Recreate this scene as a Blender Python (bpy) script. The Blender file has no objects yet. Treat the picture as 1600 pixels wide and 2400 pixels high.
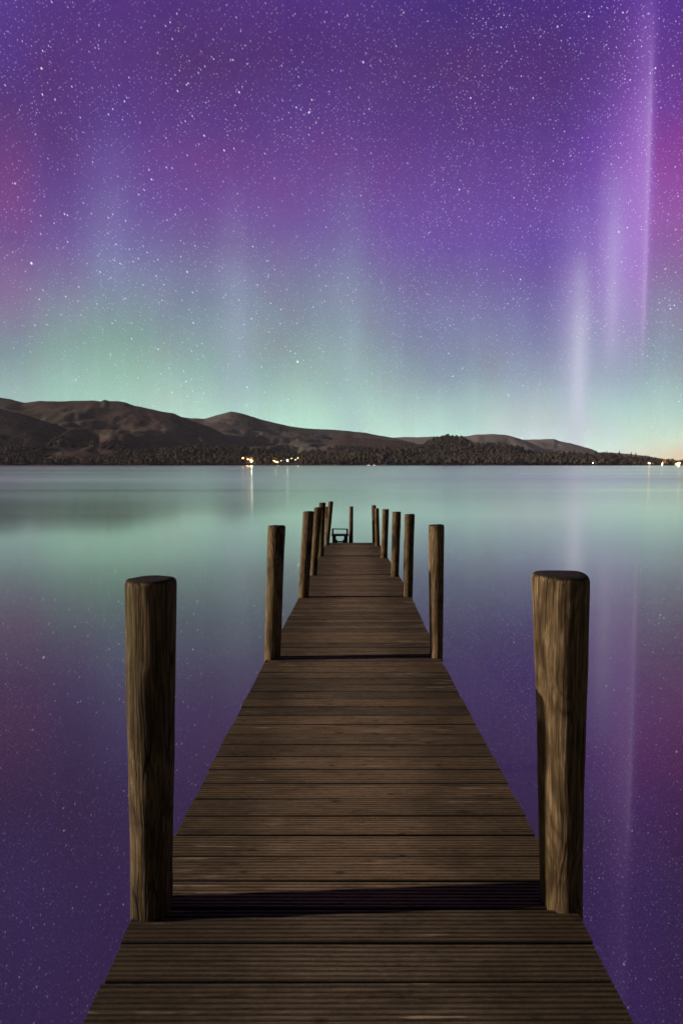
import bpy, math, random
import numpy as np
from mathutils import Vector, noise as mn

R = math.radians
sc = bpy.context.scene
col = sc.collection
random.seed(7)

# ------------------------------------------------------------------ camera
FPX = 1600.0            # focal length in pixels of the 1600x2400 frame
PITCH = R(4.0)
CAMZ = 2.35             # metres above the water
cam = bpy.data.cameras.new("camera")
cam.sensor_fit = 'VERTICAL'; cam.sensor_height = 36.0; cam.lens = 24.0
cam.clip_start = 0.05; cam.clip_end = 60000
camo = bpy.data.objects.new("camera", cam); col.objects.link(camo)
camo.location = (0, 0, CAMZ); camo.rotation_euler = (R(90) - PITCH, 0, 0)
sc.camera = camo
sc.view_settings.view_transform = 'Standard'; sc.view_settings.look = 'None'
sc.view_settings.exposure = 0.0; sc.view_settings.gamma = 1.0
sc.view_settings.use_curve_mapping = False
sc.render.resolution_x = 682; sc.render.resolution_y = 1024
sc.cycles.max_bounces = 6; sc.cycles.diffuse_bounces = 3; sc.cycles.glossy_bounces = 3
sc.cycles.volume_bounces = 0
sc.cycles.sample_clamp_indirect = 6.0
sc.cycles.use_denoising = True
sc.cycles.denoising_prefilter = 'ACCURATE'

def ray(px, py):
    """direction (dx, 1, dz) of a photo pixel, per metre of world y"""
    a = (px - 800) / FPX; b = -(py - 1200) / FPX
    y = math.cos(PITCH) + b * math.sin(PITCH)
    z = -math.sin(PITCH) + b * math.cos(PITCH)
    return a / y, z / y
def at(px, py, y):
    dx, dz = ray(px, py)
    return Vector((dx * y, y, CAMZ + dz * y))
def lin(c):
    return tuple(((v / 255 + 0.055) / 1.055) ** 2.4 if v > 10 else v / 255 / 12.92 for v in c)

# ------------------------------------------------------------------ node helper
class NT:
    def __init__(s, tree):
        s.t = tree
    def n(s, typ, ins=None, **attrs):
        nd = s.t.nodes.new(typ)
        for k, v in attrs.items(): setattr(nd, k, v)
        for k, v in (ins or {}).items():
            if isinstance(v, bpy.types.NodeSocket): s.t.links.new(v, nd.inputs[k])
            else: nd.inputs[k].default_value = v
        return nd
    def m(s, op, a, b=0.0, c=0.0, clamp=False):
        return s.n('ShaderNodeMath', {0: a, 1: b, 2: c}, operation=op, use_clamp=clamp).outputs[0]
    def ss(s, v, a, b, lo=0.0, hi=1.0, interp='SMOOTHSTEP'):
        return s.n('ShaderNodeMapRange', {'Value': v, 'From Min': a, 'From Max': b, 'To Min': lo, 'To Max': hi},
                   interpolation_type=interp).outputs[0]
    def ramp(s, v, stops, interp='LINEAR'):
        nd = s.n('ShaderNodeValToRGB', {'Fac': v}); cr = nd.color_ramp; cr.interpolation = interp
        while len(cr.elements) < len(stops): cr.elements.new(0.5)
        for e, (p, c) in zip(cr.elements, stops):
            e.position = max(0, min(1, p)); e.color = (*c[:3], 1)
        return nd.outputs[0]
    def mix(s, f, a, b, blend='MIX'):
        nd = s.n('ShaderNodeMix', data_type='RGBA', blend_type=blend, clamp_factor=True)
        for k, v in ((0, f), (6, a), (7, b)):
            if isinstance(v, bpy.types.NodeSocket): s.t.links.new(v, nd.inputs[k])
            elif k == 0: nd.inputs[0].default_value = v
            else: nd.inputs[k].default_value = (*v[:3], 1)
        return nd.outputs[2]
    def xyz(s, x, y, z=0.0):
        return s.n('ShaderNodeCombineXYZ', {0: x, 1: y, 2: z}).outputs[0]
    def noise(s, vec, scale, detail=3.0, rough=0.55, dist=0.0):
        return s.n('ShaderNodeTexNoise', {'Vector': vec, 'Scale': scale, 'Detail': detail, 'Roughness': rough, 'Distortion': dist}).outputs[0]

# ------------------------------------------------------------------ sky: aurora and stars
world = bpy.data.worlds.new("World"); sc.world = world; world.use_nodes = True
wt = world.node_tree; wt.nodes.clear(); N = NT(wt)
gen = N.n('ShaderNodeTexCoord').outputs['Generated']
nrm = N.n('ShaderNodeVectorMath', {0: gen}, operation='NORMALIZE').outputs[0]
sep = N.n('ShaderNodeSeparateXYZ', {0: nrm}).outputs
AZ = N.m('ARCTAN2', sep[0], sep[1]); EL = N.m('ARCSINE', sep[2])

def azel(px, py):
    dx, dz = ray(px, py)
    return math.atan2(dx, 1), math.atan2(dz, math.hypot(dx, 1))
ELMIN, ELMAX = R(-1), R(52)
elf = N.ss(EL, ELMIN, ELMAX, interp='LINEAR')
W_AUR = 0.012
warp = N.m('SUBTRACT', N.noise(N.xyz(N.m('MULTIPLY', AZ, 9.0), N.m('MULTIPLY', EL, 2.0)), 1.0, 2.0), 0.5)
AZW = N.m('ADD', AZ, N.m('MULTIPLY', warp, W_AUR))
COLS = {
 30: [(0,(84,58,142)),(150,(82,55,136)),(250,(87,56,124)),(380,(108,67,134)),(490,(124,77,144)),(560,(118,85,148)),(640,(130,105,154)),(700,(138,118,157)),(760,(134,136,158)),(830,(130,156,160)),(920,(142,180,172)),(1080,(156,200,184))],
 150: [(0,(80,53,132)),(180,(82,52,124)),(330,(88,58,128)),(450,(102,74,146)),(560,(116,94,158)),(640,(124,116,160)),(720,(130,142,160)),(800,(132,162,158)),(900,(146,186,172)),(1080,(156,204,186))],
 270: [(0,(82,52,130)),(150,(85,55,130)),(300,(88,62,140)),(400,(104,76,154)),(500,(110,95,163)),(570,(118,113,168)),(650,(126,136,166)),(710,(129,150,160)),(780,(130,165,156)),(850,(140,180,165)),(930,(152,192,175)),(1080,(160,208,188))],
 480: [(0,(78,48,125)),(150,(78,50,115)),(280,(88,58,135)),(380,(104,70,145)),(480,(110,80,155)),(560,(115,100,155)),(640,(125,130,165)),(720,(130,148,165)),(800,(138,165,168)),(880,(148,185,175)),(970,(163,205,188)),(1080,(174,214,198))],
 730: [(0,(80,50,130)),(120,(76,48,121)),(250,(85,58,135)),(360,(100,68,145)),(450,(110,80,155)),(530,(115,95,164)),(600,(120,115,165)),(680,(130,140,165)),(760,(135,155,165)),(830,(145,172,170)),(910,(155,190,178)),(1000,(170,214,192)),(1080,(182,220,202))],
 1070:[(0,(68,45,125)),(150,(82,52,121)),(280,(86,57,134)),(400,(98,68,148)),(500,(105,76,160)),(580,(108,83,165)),(650,(112,100,161)),(720,(122,119,168)),(800,(130,140,170)),(880,(138,160,170)),(930,(150,180,178)),(1020,(170,207,194)),(1080,(186,216,204))],
 1260:[(0,(74,46,128)),(150,(78,50,125)),(280,(85,56,135)),(400,(98,66,150)),(500,(105,75,164)),(580,(105,79,167)),(650,(110,90,164)),(710,(116,108,168)),(800,(128,132,172)),(880,(140,157,176)),(960,(162,190,188)),(1040,(186,214,206)),(1090,(194,214,206))],
 1400:[(0,(74,46,138)),(140,(78,49,126)),(250,(86,56,142)),(330,(96,62,156)),(400,(104,70,164)),(480,(108,80,172)),(560,(122,94,180)),(640,(134,112,182)),(720,(142,134,184)),(800,(148,160,186)),(880,(154,178,186)),(960,(166,198,192)),(1050,(192,214,200)),(1090,(200,212,196))],
 1540:[(0,(86,53,150)),(130,(98,58,148)),(240,(108,62,156)),(330,(128,68,160)),(420,(142,80,168)),(500,(146,90,170)),(580,(140,98,166)),(640,(136,112,164)),(700,(140,132,170)),(800,(145,158,176)),(880,(150,177,180)),(960,(162,198,188)),(1030,(188,214,194)),(1070,(206,212,188))],
 1640:[(0,(80,50,132)),(130,(98,57,132)),(240,(110,60,142)),(330,(136,68,148)),(420,(146,77,158)),(500,(148,88,160)),(580,(140,94,156)),(640,(133,106,156)),(700,(138,128,164)),(800,(144,156,170)),(880,(148,174,174)),(960,(160,194,182)),(1030,(190,210,186)),(1070,(214,198,172))],
}
prev = None; paz = None
for px, st in COLS.items():
    az = azel(px, 900)[0]
    stops = []
    for py, c in st:
        stops.append(((azel(px, py)[1] - ELMIN) / (ELMAX - ELMIN), lin(c)))
    stops.append((1.0, lin((74, 42, 122))))
    stops.sort(key=lambda q: q[0])
    r = N.ramp(elf, stops)
    prev = r if prev is None else N.mix(N.ss(AZW, paz, az), prev, r)
    paz = az
skyc = prev
# the glow is strongest just above the hills
lowg = N.ss(EL, R(-1), R(10), 1.62, 1.0)
skyc = N.n('ShaderNodeVectorMath', {0: skyc, 'Scale': lowg}, operation='SCALE').outputs[0]
# deeper, redder violet high up
skyc = N.mix(N.ss(EL, R(10), R(24)), skyc, N.mix(1.0, skyc, (1.04, 0.88, 0.95), 'MULTIPLY'))
# large soft mottling of the glow
mot = N.noise(N.xyz(N.m('MULTIPLY', AZ, 7.0), N.m('MULTIPLY', EL, 5.0), 3.1), 1.0, 4.0)
skyc = N.mix(N.ss(mot, 0.35, 0.7), skyc, N.mix(1.0, skyc, (0.88, 0.86, 0.94), 'MULTIPLY'))
mot2 = N.noise(N.xyz(N.m('MULTIPLY', AZ, 10.0), N.m('MULTIPLY', EL, 9.0), 8.7), 1.0, 3.0)
skyc = N.mix(N.ss(mot2, 0.5, 0.75, 0, 0.5), skyc, N.mix(1.0, skyc, (1.12, 0.86, 0.90), 'MULTIPLY'))
fib = N.noise(N.xyz(N.m('MULTIPLY', AZ, 60.0), N.m('MULTIPLY', EL, 3.0), 1.3), 1.0, 3.0)
skyc = N.mix(N.ss(fib, 0.45, 0.75, 0, 0.5), skyc, N.mix(1.0, skyc, (1.10, 1.08, 1.13), 'MULTIPLY'))
# pillars of light: centre px, left / right half width px, (py, strength) stops, colour
RAYS = [
 (1470, 60, 34, [(150,0),(350,.22),(520,.40),(640,.32),(760,.16),(860,.06),(960,0)], (178,138,214)),
 (1355, 15, 13, [(560,0),(700,.12),(800,.30),(900,.42),(990,.5),(1060,.3)], (226,238,244)),
 (1353, 28, 24, [(560,0),(680,.16),(780,.36),(880,.52),(960,.56),(1030,.45),(1090,.3)], (214,222,236)),
 (1352, 55, 48, [(380,0),(560,.12),(700,.36),(860,.30),(980,.12),(1080,.0)], (178,160,216)),
 (1432, 34, 44, [(330,0),(480,.34),(590,.62),(700,.52),(800,.32),(900,.12),(980,0)], (184,170,222)),
 (1503, 5, 4, [(60,0),(220,.20),(400,.40),(560,.50),(700,.34),(790,.18),(880,.08),(980,0)], (206,190,226)),
 (1428, 14, 16, [(430,0),(560,.18),(700,.30),(800,.22),(880,0)], (200,190,228)),
 (1400, 10, 12, [(300,0),(480,.12),(640,.14),(760,0)], (170,140,216)),
 (1372, 8, 9, [(620,0),(760,.14),(860,.12),(940,0)], (204,200,226)),
 (1496, 26, 12, [(-40,.05),(150,.16),(330,.40),(500,.52),(620,.44),(720,.26),(800,.12),(900,0)], (186,150,218)),
 (1502, 9, 5, [(120,0),(300,.22),(500,.36),(640,.45),(760,.2),(820,0)], (190,168,214)),
 (1502, 110, 14, [(-60,.10),(150,.26),(300,.36),(460,.42),(600,.34),(720,.1),(800,0)], (160,100,210)),
 (556, 42, 36, [(380,0),(560,.07),(680,.16),(800,.30),(900,.28),(990,.1)], (172,184,210)),
 (822, 70, 44, [(330,0),(520,.08),(660,.14),(760,.18),(900,.20),(980,.16)], (160,186,206)),
 (826, 24, 20, [(700,0),(860,.14),(960,.18),(1010,.1)], (176,206,206)),
 (272, 70, 62, [(240,0),(400,.09),(500,.18),(600,.20),(700,.10),(800,0)], (136,148,192)),
 (1220, 34, 30, [(640,0),(760,.08),(900,.18),(1000,.14),(1060,0)], (150,164,206)),
 (1040, 50, 50, [(620,0),(760,.08),(880,.12),(980,0)], (140,150,200)),
 (1540, 30, 34, [(880,0),(980,.16),(1060,.16)], (196,216,190)),
]
for pc, wl, wr, st, c in RAYS:
    azc = azel(pc, 900)[0]
    d = N.m('SUBTRACT', AZ, azc)
    gl = N.m('DIVIDE', d, wl / FPX * 0.85); gr = N.m('DIVIDE', d, wr / FPX * 0.85)
    side = N.m('GREATER_THAN', d, 0.0)
    g = N.m('ADD', gl, N.m('MULTIPLY', side, N.m('SUBTRACT', gr, gl)))
    g = N.m('EXPONENT', N.m('MULTIPLY', N.m('MULTIPLY', g, g), -1.0))
    stops = sorted([((azel(pc, py)[1] - ELMIN) / (ELMAX - ELMIN), (k, k, k)) for py, k in st])
    k = N.ramp(elf, stops, 'EASE')
    kk = N.n('ShaderNodeSeparateColor', {0: k}).outputs[0]
    skyc = N.mix(N.m('MULTIPLY', g, kk), skyc, lin(c))
# the glow of a town low on the right horizon
townd = N.m('DIVIDE', N.m('SUBTRACT', AZ, R(28.5)), R(4.5)); towne = N.m('DIVIDE', N.m('SUBTRACT', EL, R(0.0)), R(1.5))
tg = N.m('EXPONENT', N.m('MULTIPLY', N.m('ADD', N.m('MULTIPLY', townd, townd), N.m('MULTIPLY', towne, towne)), -1.0))
skyc = N.mix(N.m('MULTIPLY', tg, 0.75), skyc, lin((236, 196, 150)))
# away from the aurora the sky is a plain dark violet
aaz = N.m('ABSOLUTE', AZ)
back = N.m('MAXIMUM', N.ss(aaz, R(30), R(75)), N.ss(EL, R(44), R(66)))
skyc = N.mix(back, skyc, lin((15, 11, 24)))
# stars: short trails that lean down to the right on the left side, round points on the right
def stars(scale, stretch, ang, keep, size, gain, seed, lo):
    ca, sa = math.cos(ang), math.sin(ang)
    u = N.m('ADD', N.m('MULTIPLY', AZ, ca), N.m('MULTIPLY', EL, sa))
    w = N.m('ADD', N.m('MULTIPLY', AZ, -sa), N.m('MULTIPLY', EL, ca))
    vec = N.xyz(N.m('MULTIPLY', u, scale / stretch), N.m('MULTIPLY', w, scale), seed)
    vo = N.n('ShaderNodeTexVoronoi', {'Vector': vec, 'Scale': 1.0, 'Randomness': 1.0}, voronoi_dimensions='2D')
    vo.inputs['Vector']
    cs = N.n('ShaderNodeSeparateColor', {0: vo.outputs['Color']}).outputs
    br = N.ss(cs[0], keep, 1.0, interp='LINEAR')
    br = N.m('POWER', br, 2.2)
    br = N.m('ADD', N.m('MULTIPLY', br, 1 - lo), N.m('MULTIPLY', N.m('GREATER_THAN', cs[0], keep), lo))
    sz = N.m('ADD', size, N.m('MULTIPLY', br, size * 0.9))
    s = N.ss(N.m('DIVIDE', vo.outputs['Distance'], sz), 1.0, 0.25)
    c = N.mix(N.ss(cs[1], 0.55, 1.0), (0.80, 0.80, 1.0), (0.42, 0.38, 1.0))
    c = N.mix(N.ss(cs[2], 0.86, 0.95), c, (1.0, 0.86, 0.66))
    return N.m('MULTIPLY', N.m('MULTIPLY', s, br), gain), c
A = R(-52)
leftm = N.ss(AZ, azel(700, 500)[0], azel(1150, 500)[0], 1.0, 0.0)
dens = N.ss(N.noise(N.xyz(N.m('MULTIPLY', AZ, 14.0), N.m('MULTIPLY', EL, 14.0), 0.4), 1.0, 3.0), 0.3, 0.7, 0.55, 1.15)
ext = N.ss(EL, R(0.3), R(14), 0.55, 1.0)
layers = [
 (stars(250, 1.0, A, 0.20, 0.16, 0.30, 1.0, 0.12), None, 0),
 (stars(140, 2.1, A, 0.30, 0.064, 0.95, 2.0, 0.10), leftm, 1),
 (stars(74, 2.1, A, 0.74, 0.037, 1.40, 3.0, 0.16), leftm, 1),
 (stars(180, 1.0, A, 0.30, 0.090, 0.90, 4.0, 0.10), leftm, 2),
 (stars(80, 1.15, A, 0.80, 0.050, 1.4, 5.0, 0.16), leftm, 2),
 (stars(17, 1.3, A, 0.84, 0.017, 1.7, 6.0, 0.35), None, 0),
]
for (k, c), mask, mode in layers:
    if mode == 1: k = N.m('MULTIPLY', k, mask)
    if mode == 2: k = N.m('MULTIPLY', k, N.m('SUBTRACT', 1.0, mask))
    k = N.m('MULTIPLY', N.m('MULTIPLY', k, dens), ext)
    cc = N.n('ShaderNodeVectorMath', {0: c, 'Scale': k}, operation='SCALE').outputs[0]
    skyc = N.n('ShaderNodeVectorMath', {0: skyc, 1: cc}, operation='ADD').outputs[0]
bg = N.n('ShaderNodeBackground', {'Color': skyc, 'Strength': 1.0})
N.n('ShaderNodeOutputWorld', {0: bg.outputs[0]})

# ------------------------------------------------------------------ the low moon, from the left
sun = bpy.data.lights.new("moonlight", 'SUN'); sun.energy = 5.0; sun.angle = R(0.5); sun.color = (1.0, 0.84, 0.66)
suno = bpy.data.objects.new("moonlight", sun); col.objects.link(suno)
SEL, SAZ = R(17.3), R(3.4)
sd = Vector((math.cos(SEL) * math.cos(SAZ), math.cos(SEL) * math.sin(SAZ), -math.sin(SEL)))
suno.rotation_euler = sd.to_track_quat('-Z', 'Y').to_euler()
suno.location = (-30, -5, 20)

# ------------------------------------------------------------------ materials
def mat(name):
    m = bpy.data.materials.new(name); m.use_nodes = True; m.node_tree.nodes.clear()
    return m, NT(m.node_tree)
def finish(n, bsdf, disp=None):
    n.n('ShaderNodeOutputMaterial', {0: bsdf})
def principled(n, base, rough=0.8, normal=None, spec=0.3):
    ins = {'Base Color': base if isinstance(base, bpy.types.NodeSocket) else (*base, 1), 'Roughness': rough, 'Specular IOR Level': spec}
    if normal is not None: ins['Normal'] = normal
    return n.n('ShaderNodeBsdfPrincipled', ins).outputs[0]
def objco(n): return n.n('ShaderNodeTexCoord').outputs['Object']
def geo(n): return n.n('ShaderNodeNewGeometry').outputs['Position']
def vmul(n, v, s): return n.n('ShaderNodeVectorMath', {0: v, 1: s}, operation='MULTIPLY').outputs[0]
def vadd(n, v, s): return n.n('ShaderNodeVectorMath', {0: v, 1: s}, operation='ADD').outputs[0]

def mat_post():
    m, n = mat("weathered_log")
    o = objco(n)
    rnd = n.n('ShaderNodeObjectInfo').outputs['Random']
    off = n.xyz(n.m('MULTIPLY', rnd, 7.0), n.m('MULTIPLY', rnd, 3.0), n.m('MULTIPLY', rnd, 11.0))
    o = vadd(n, o, off)
    # knots bend the grain: low noise warps it sideways
    wv = n.n('ShaderNodeTexNoise', {'Vector': vmul(n, o, (7, 7, 2.6)), 'Scale': 1.0, 'Detail': 2.0}).outputs[1]
    wv = vmul(n, vadd(n, wv, (-0.5, -0.5, -0.5)), (0.045, 0.045, 0.40))
    g = vadd(n, o, wv)
    fine = n.noise(vmul(n, g, (210, 210, 7)), 1.0, 5.0, 0.65)
    mid = n.noise(vmul(n, g, (70, 70, 2.6)), 1.0, 4.0, 0.6)
    rings = n.n('ShaderNodeTexWave', {'Vector': vmul(n, g, (1.0, 1.0, 0.10)), 'Scale': 22.0, 'Distortion': 7.0, 'Detail': 2.0, 'Detail Scale': 1.6},
                wave_type='RINGS', rings_direction='Z').outputs[1]
    blot = n.noise(vmul(n, o, (9, 9, 3.5)), 1.0, 4.0, 0.6)
    # flame figure: stretched ovals round each knot
    kd = n.n('ShaderNodeTexVoronoi', {'Vector': vmul(n, g, (5.0, 5.0, 1.7)), 'Scale': 1.0, 'Smoothness': 0.6}, feature='SMOOTH_F1').outputs['Distance']
    flame = n.m('MULTIPLY_ADD', n.m('SINE', n.m('ADD', n.m('MULTIPLY', kd, 95.0), n.m('MULTIPLY', mid, 7.0))), 0.5, 0.5)
    flame = n.m('MULTIPLY', n.m('POWER', flame, 2.5), n.ss(kd, 0.75, 0.30, 0.15, 1.0))
    c = n.ramp(n.m('ADD', n.m('MULTIPLY', fine, 0.68), n.m('MULTIPLY', mid, 0.32)),
               [(0.30, (.020, .013, .007)), (0.42, (.082, .055, .028)), (0.52, (.175, .122, .068)), (0.66, (.34, .255, .165))])
    c = n.mix(n.ss(rings, 0.15, 0.65, 0.30, 0.0), c, (.026, .017, .009))
    c = n.mix(n.m('MULTIPLY', flame, 0.85), c, (.040, .024, .011))
    c = n.mix(n.ss(blot, 0.48, 0.64, 0, 0.85), c, n.mix(1.0, c, (.40, .36, .28), 'MULTIPLY'))
    moss = n.noise(vmul(n, o, (5, 5, 1.4)), 1.0, 4.0, 0.65)
    c = n.mix(n.ss(moss, 0.50, 0.66, 0, 0.55), c, (.052, .048, .012))
    pinkn = n.noise(vmul(n, vadd(n, o, (4, 1, 9)), (12, 12, 2.0)), 1.0, 3.0)
    c = n.mix(n.ss(pinkn, 0.54, 0.68, 0, 0.5), c, (.115, .072, .048))
    crk = n.n('ShaderNodeTexVoronoi', {'Vector': vmul(n, g, (26, 26, 1.3)), 'Scale': 1.0}, feature='DISTANCE_TO_EDGE').outputs['Distance']
    crn = n.noise(vmul(n, o, (6, 6, 3)), 1.0, 2.0)
    crf = n.m('MULTIPLY', n.ss(crk, 0.0, 0.055, 1.0, 0.0), n.ss(crn, 0.48, 0.60))
    c = n.mix(n.m('MULTIPLY', crf, 0.92), c, (.006, .004, .003))
    # knots
    c = n.mix(n.ss(n.m('ADD', kd, n.m('MULTIPLY', n.m('SUBTRACT', mid, 0.5), 0.25)), 0.10, 0.24, 0.92, 0.0), c, (.014, .010, .006))
    # the cut end is dark with mould
    nz = n.n('ShaderNodeSeparateXYZ', {0: n.n('ShaderNodeNewGeometry').outputs['Normal']}).outputs[2]
    endn = n.noise(vmul(n, o, (18, 18, 18)), 1.0, 4.0)
    c = n.mix(n.m('MULTIPLY', n.ss(nz, 0.35, 0.9), 0.9), c, n.ramp(endn, [(0.3, (.006, .005, .004)), (0.7, (.022, .017, .012))]))
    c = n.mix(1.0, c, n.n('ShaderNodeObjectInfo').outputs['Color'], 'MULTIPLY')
    h = n.m('SUBTRACT', n.m('ADD', n.m('MULTIPLY', fine, 0.6), n.m('ADD', n.m('MULTIPLY', mid, 0.8), n.m('MULTIPLY', rings, 0.2))), n.m('MULTIPLY', crf, 0.8))
    b = n.n('ShaderNodeBump', {'Height': h, 'Strength': 0.55, 'Distance': 0.005}).outputs[0]
    finish(n, principled(n, c, 0.85, b, 0.2)); return m

def mat_deck():
    m, n = mat("ridged_decking")
    o = geo(n)
    grain = n.noise(vmul(n, o, (5, 120, 30)), 1.0, 4.0, 0.6)
    fine = n.noise(vmul(n, o, (28, 240, 60)), 1.0, 4.0, 0.65)
    spk = n.noise(vmul(n, o, (90, 90, 90)), 1.0, 2.0)
    brd = n.n('ShaderNodeAttribute', attribute_name='board').outputs['Fac']
    v = n.m('ADD', n.m('MULTIPLY', grain, 0.5), n.m('MULTIPLY', fine, 0.5))
    c = n.ramp(v, [(0.30, (.062, .042, .027)), (0.48, (.170, .120, .079)), (0.60, (.235, .170, .116)), (0.76, (.34, .26, .185))])
    c = n.mix(1.0, c, n.ramp(n.m('ADD', n.m('MULTIPLY', brd, .8), .2), [(0, (.52, .52, .50)), (.2, (.66, .68, .68)), (0.6, (.95, .94, .90)), (1, (1.22, 1.16, 1.08))]), 'MULTIPLY')
    # trodden middle, slimy dark sides
    ed = n.n('ShaderNodeAttribute', attribute_name='edge').outputs['Fac']
    edn = n.noise(vmul(n, o, (4, 4, 4)), 1.0, 4.0, 0.6)
    e2 = n.m('ADD', ed, n.m('MULTIPLY', n.m('SUBTRACT', edn, 0.5), 0.5))
    c = n.mix(n.ss(e2, 0.10, 0.42, 0.72, 0.0), c, n.mix(1.0, c, (.34, .33, .25), 'MULTIPLY'))
    pt = n.noise(vmul(n, vadd(n, o, (3, 7, 0)), (2.6, 6.0, 1)), 1.0, 6.0, 0.66)
    c = n.mix(n.ss(pt, 0.52, 0.70, 0, 0.65), c, n.mix(1.0, c, (.48, .46, .40), 'MULTIPLY'))
    li = n.noise(vmul(n, vadd(n, o, (1, 2, 0)), (7, 11, 1)), 1.0, 6.0, 0.75)
    c = n.mix(n.ss(li, 0.66, 0.74, 0, 0.45), c, (.21, .17, .12))
    c = n.mix(n.ss(spk, 0.72, 0.80, 0, 0.5), c, (.26, .21, .15))
    # knots and pale scuffs
    kv = n.n('ShaderNodeTexVoronoi', {'Vector': vmul(n, o, (4.0, 8.0, 1)), 'Scale': 1.0}, voronoi_dimensions='2D')
    kr = n.n('ShaderNodeSeparateColor', {0: kv.outputs['Color']}).outputs
    kn = n.m('DIVIDE', kv.outputs['Distance'], n.m('ADD', n.m('MULTIPLY', kr[1], 0.9), 0.25))
    c = n.mix(n.m('MULTIPLY', n.ss(kn, 0.02, 0.13, 0.75, 0.0), n.m('GREATER_THAN', kr[0], 0.66)), c, (.024, .016, .010))
    sc1 = n.noise(vmul(n, vadd(n, o, (5, 3, 0)), (3.2, 60, 1)), 1.0, 3.0, 0.6)
    sc2 = n.noise(vmul(n, vadd(n, o, (9, 1, 0)), (1.7, 1.9, 1)), 1.0, 3.0, 0.6)
    c = n.mix(n.m('MULTIPLY', n.ss(sc1, 0.58, 0.66), n.ss(sc2, 0.50, 0.62, 0, 0.8)), c, (.36, .28, .20))
    dk = n.noise(vmul(n, vadd(n, o, (2, 8, 0)), (6, 16, 1)), 1.0, 5.0, 0.7)
    c = n.mix(n.ss(dk, 0.56, 0.68, 0, 0.6), c, n.mix(1.0, c, (.36, .33, .28), 'MULTIPLY'))
    # grooves and board sides coloured dark, standing in for shade in the gaps
    gr = n.n('ShaderNodeAttribute', attribute_name='groove').outputs['Fac']
    c = n.mix(n.m('MULTIPLY', gr, 0.66), c, (.010, .008, .006))
    h = n.m('ADD', n.m('MULTIPLY', fine, 0.7), n.m('MULTIPLY', spk, 0.3))
    b = n.n('ShaderNodeBump', {'Height': h, 'Strength': 0.6, 'Distance': 0.004}).outputs[0]
    finish(n, principled(n, c, 0.8, b, 0.2)); return m

def mat_beam():
    m, n = mat("dark_timber")
    o = geo(n)
    v = n.noise(vmul(n, o, (20, 20, 20)), 1.0, 4.0)
    finish(n, principled(n, n.ramp(v, [(0.3, (.010, .007, .005)), (0.7, (.040, .028, .018))]), 0.9, None, 0.15)); return m

def mat_water():
    m, n = mat("lake_water")
    p = geo(n); s = n.n('ShaderNodeSeparateXYZ', {0: p}).outputs
    dist = n.m('SQRT', n.m('ADD', n.m('MULTIPLY', s[0], s[0]), n.m('MULTIPLY', s[1], s[1])))
    # breeze roughens the open lake, the bay round the jetty is glassy
    far = n.ss(n.m('LOGARITHM', n.m('MAXIMUM', s[1], 1.0), 10.0), 0.9, 2.0)
    breeze = n.noise(vmul(n, p, (0.004, 0.035, 1)), 1.0, 4.0, 0.6)
    lanes = n.noise(vmul(n, vadd(n, p, (900, 40, 0)), (0.0016, 0.022, 1)), 1.0, 3.0, 0.5)
    r = n.m('MULTIPLY', far, n.m('MULTIPLY', n.ss(breeze, 0.35, 0.65, 0.150, 0.205), n.ss(s[1], 80, 160, 1.0, 0.72)))
    lm = n.m('MULTIPLY', n.ss(lanes, 0.46, 0.56), n.ss(s[1], 60, 100))
    wind = n.m('MULTIPLY', n.ss(s[1], 85, 125), n.ss(s[1], 450, 900, 1.0, 0.0))
    thin = n.noise(vmul(n, vadd(n, p, (70, 11, 0)), (0.0010, 0.060, 1)), 1.0, 2.0, 0.5)
    wind = n.m('MULTIPLY', wind, n.ss(thin, 0.38, 0.52, 0.35, 1.0))
    r = n.m('ADD', r, n.m('MULTIPLY', lm, 0.025))
    r = n.m('ADD', n.m('ADD', r, n.m('MULTIPLY', wind, 0.045)), 0.010)
    fr = n.n('ShaderNodeFresnel', {'IOR': 4.2}).outputs[0]
    facc = n.ramp(fr, [(0.365, (.33,) * 3), (0.40, (.44,) * 3), (0.48, (.76,) * 3), (0.62, (.90,) * 3), (0.86, (.98,) * 3)])
    fac = n.n('ShaderNodeSeparateColor', {0: facc}).outputs[0]
    tint = n.mix(n.ss(fr, 0.37, 0.55), (0.95, 1.0, 0.86), (0.93, 1.0, 0.90))
    gl = n.n('ShaderNodeBsdfAnisotropic', {'Color': tint, 'Roughness': r})
    gl2 = n.n('ShaderNodeBsdfAnisotropic', {'Color': (0.97, 1.0, 0.86, 1), 'Roughness': 0.31})
    chop = n.ss(fr, 0.38, 0.66, 0.36, 0.06, 'LINEAR')
    gl = n.n('ShaderNodeMixShader', {0: chop, 1: gl.outputs[0], 2: gl2.outputs[0]})
    df = n.n('ShaderNodeBsdfDiffuse', {'Color': (0.005, 0.008, 0.007, 1)})
    mx = n.n('ShaderNodeMixShader', {0: fac, 1: df.outputs[0], 2: gl.outputs[0]})
    finish(n, mx.outputs[0]); return m

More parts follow.
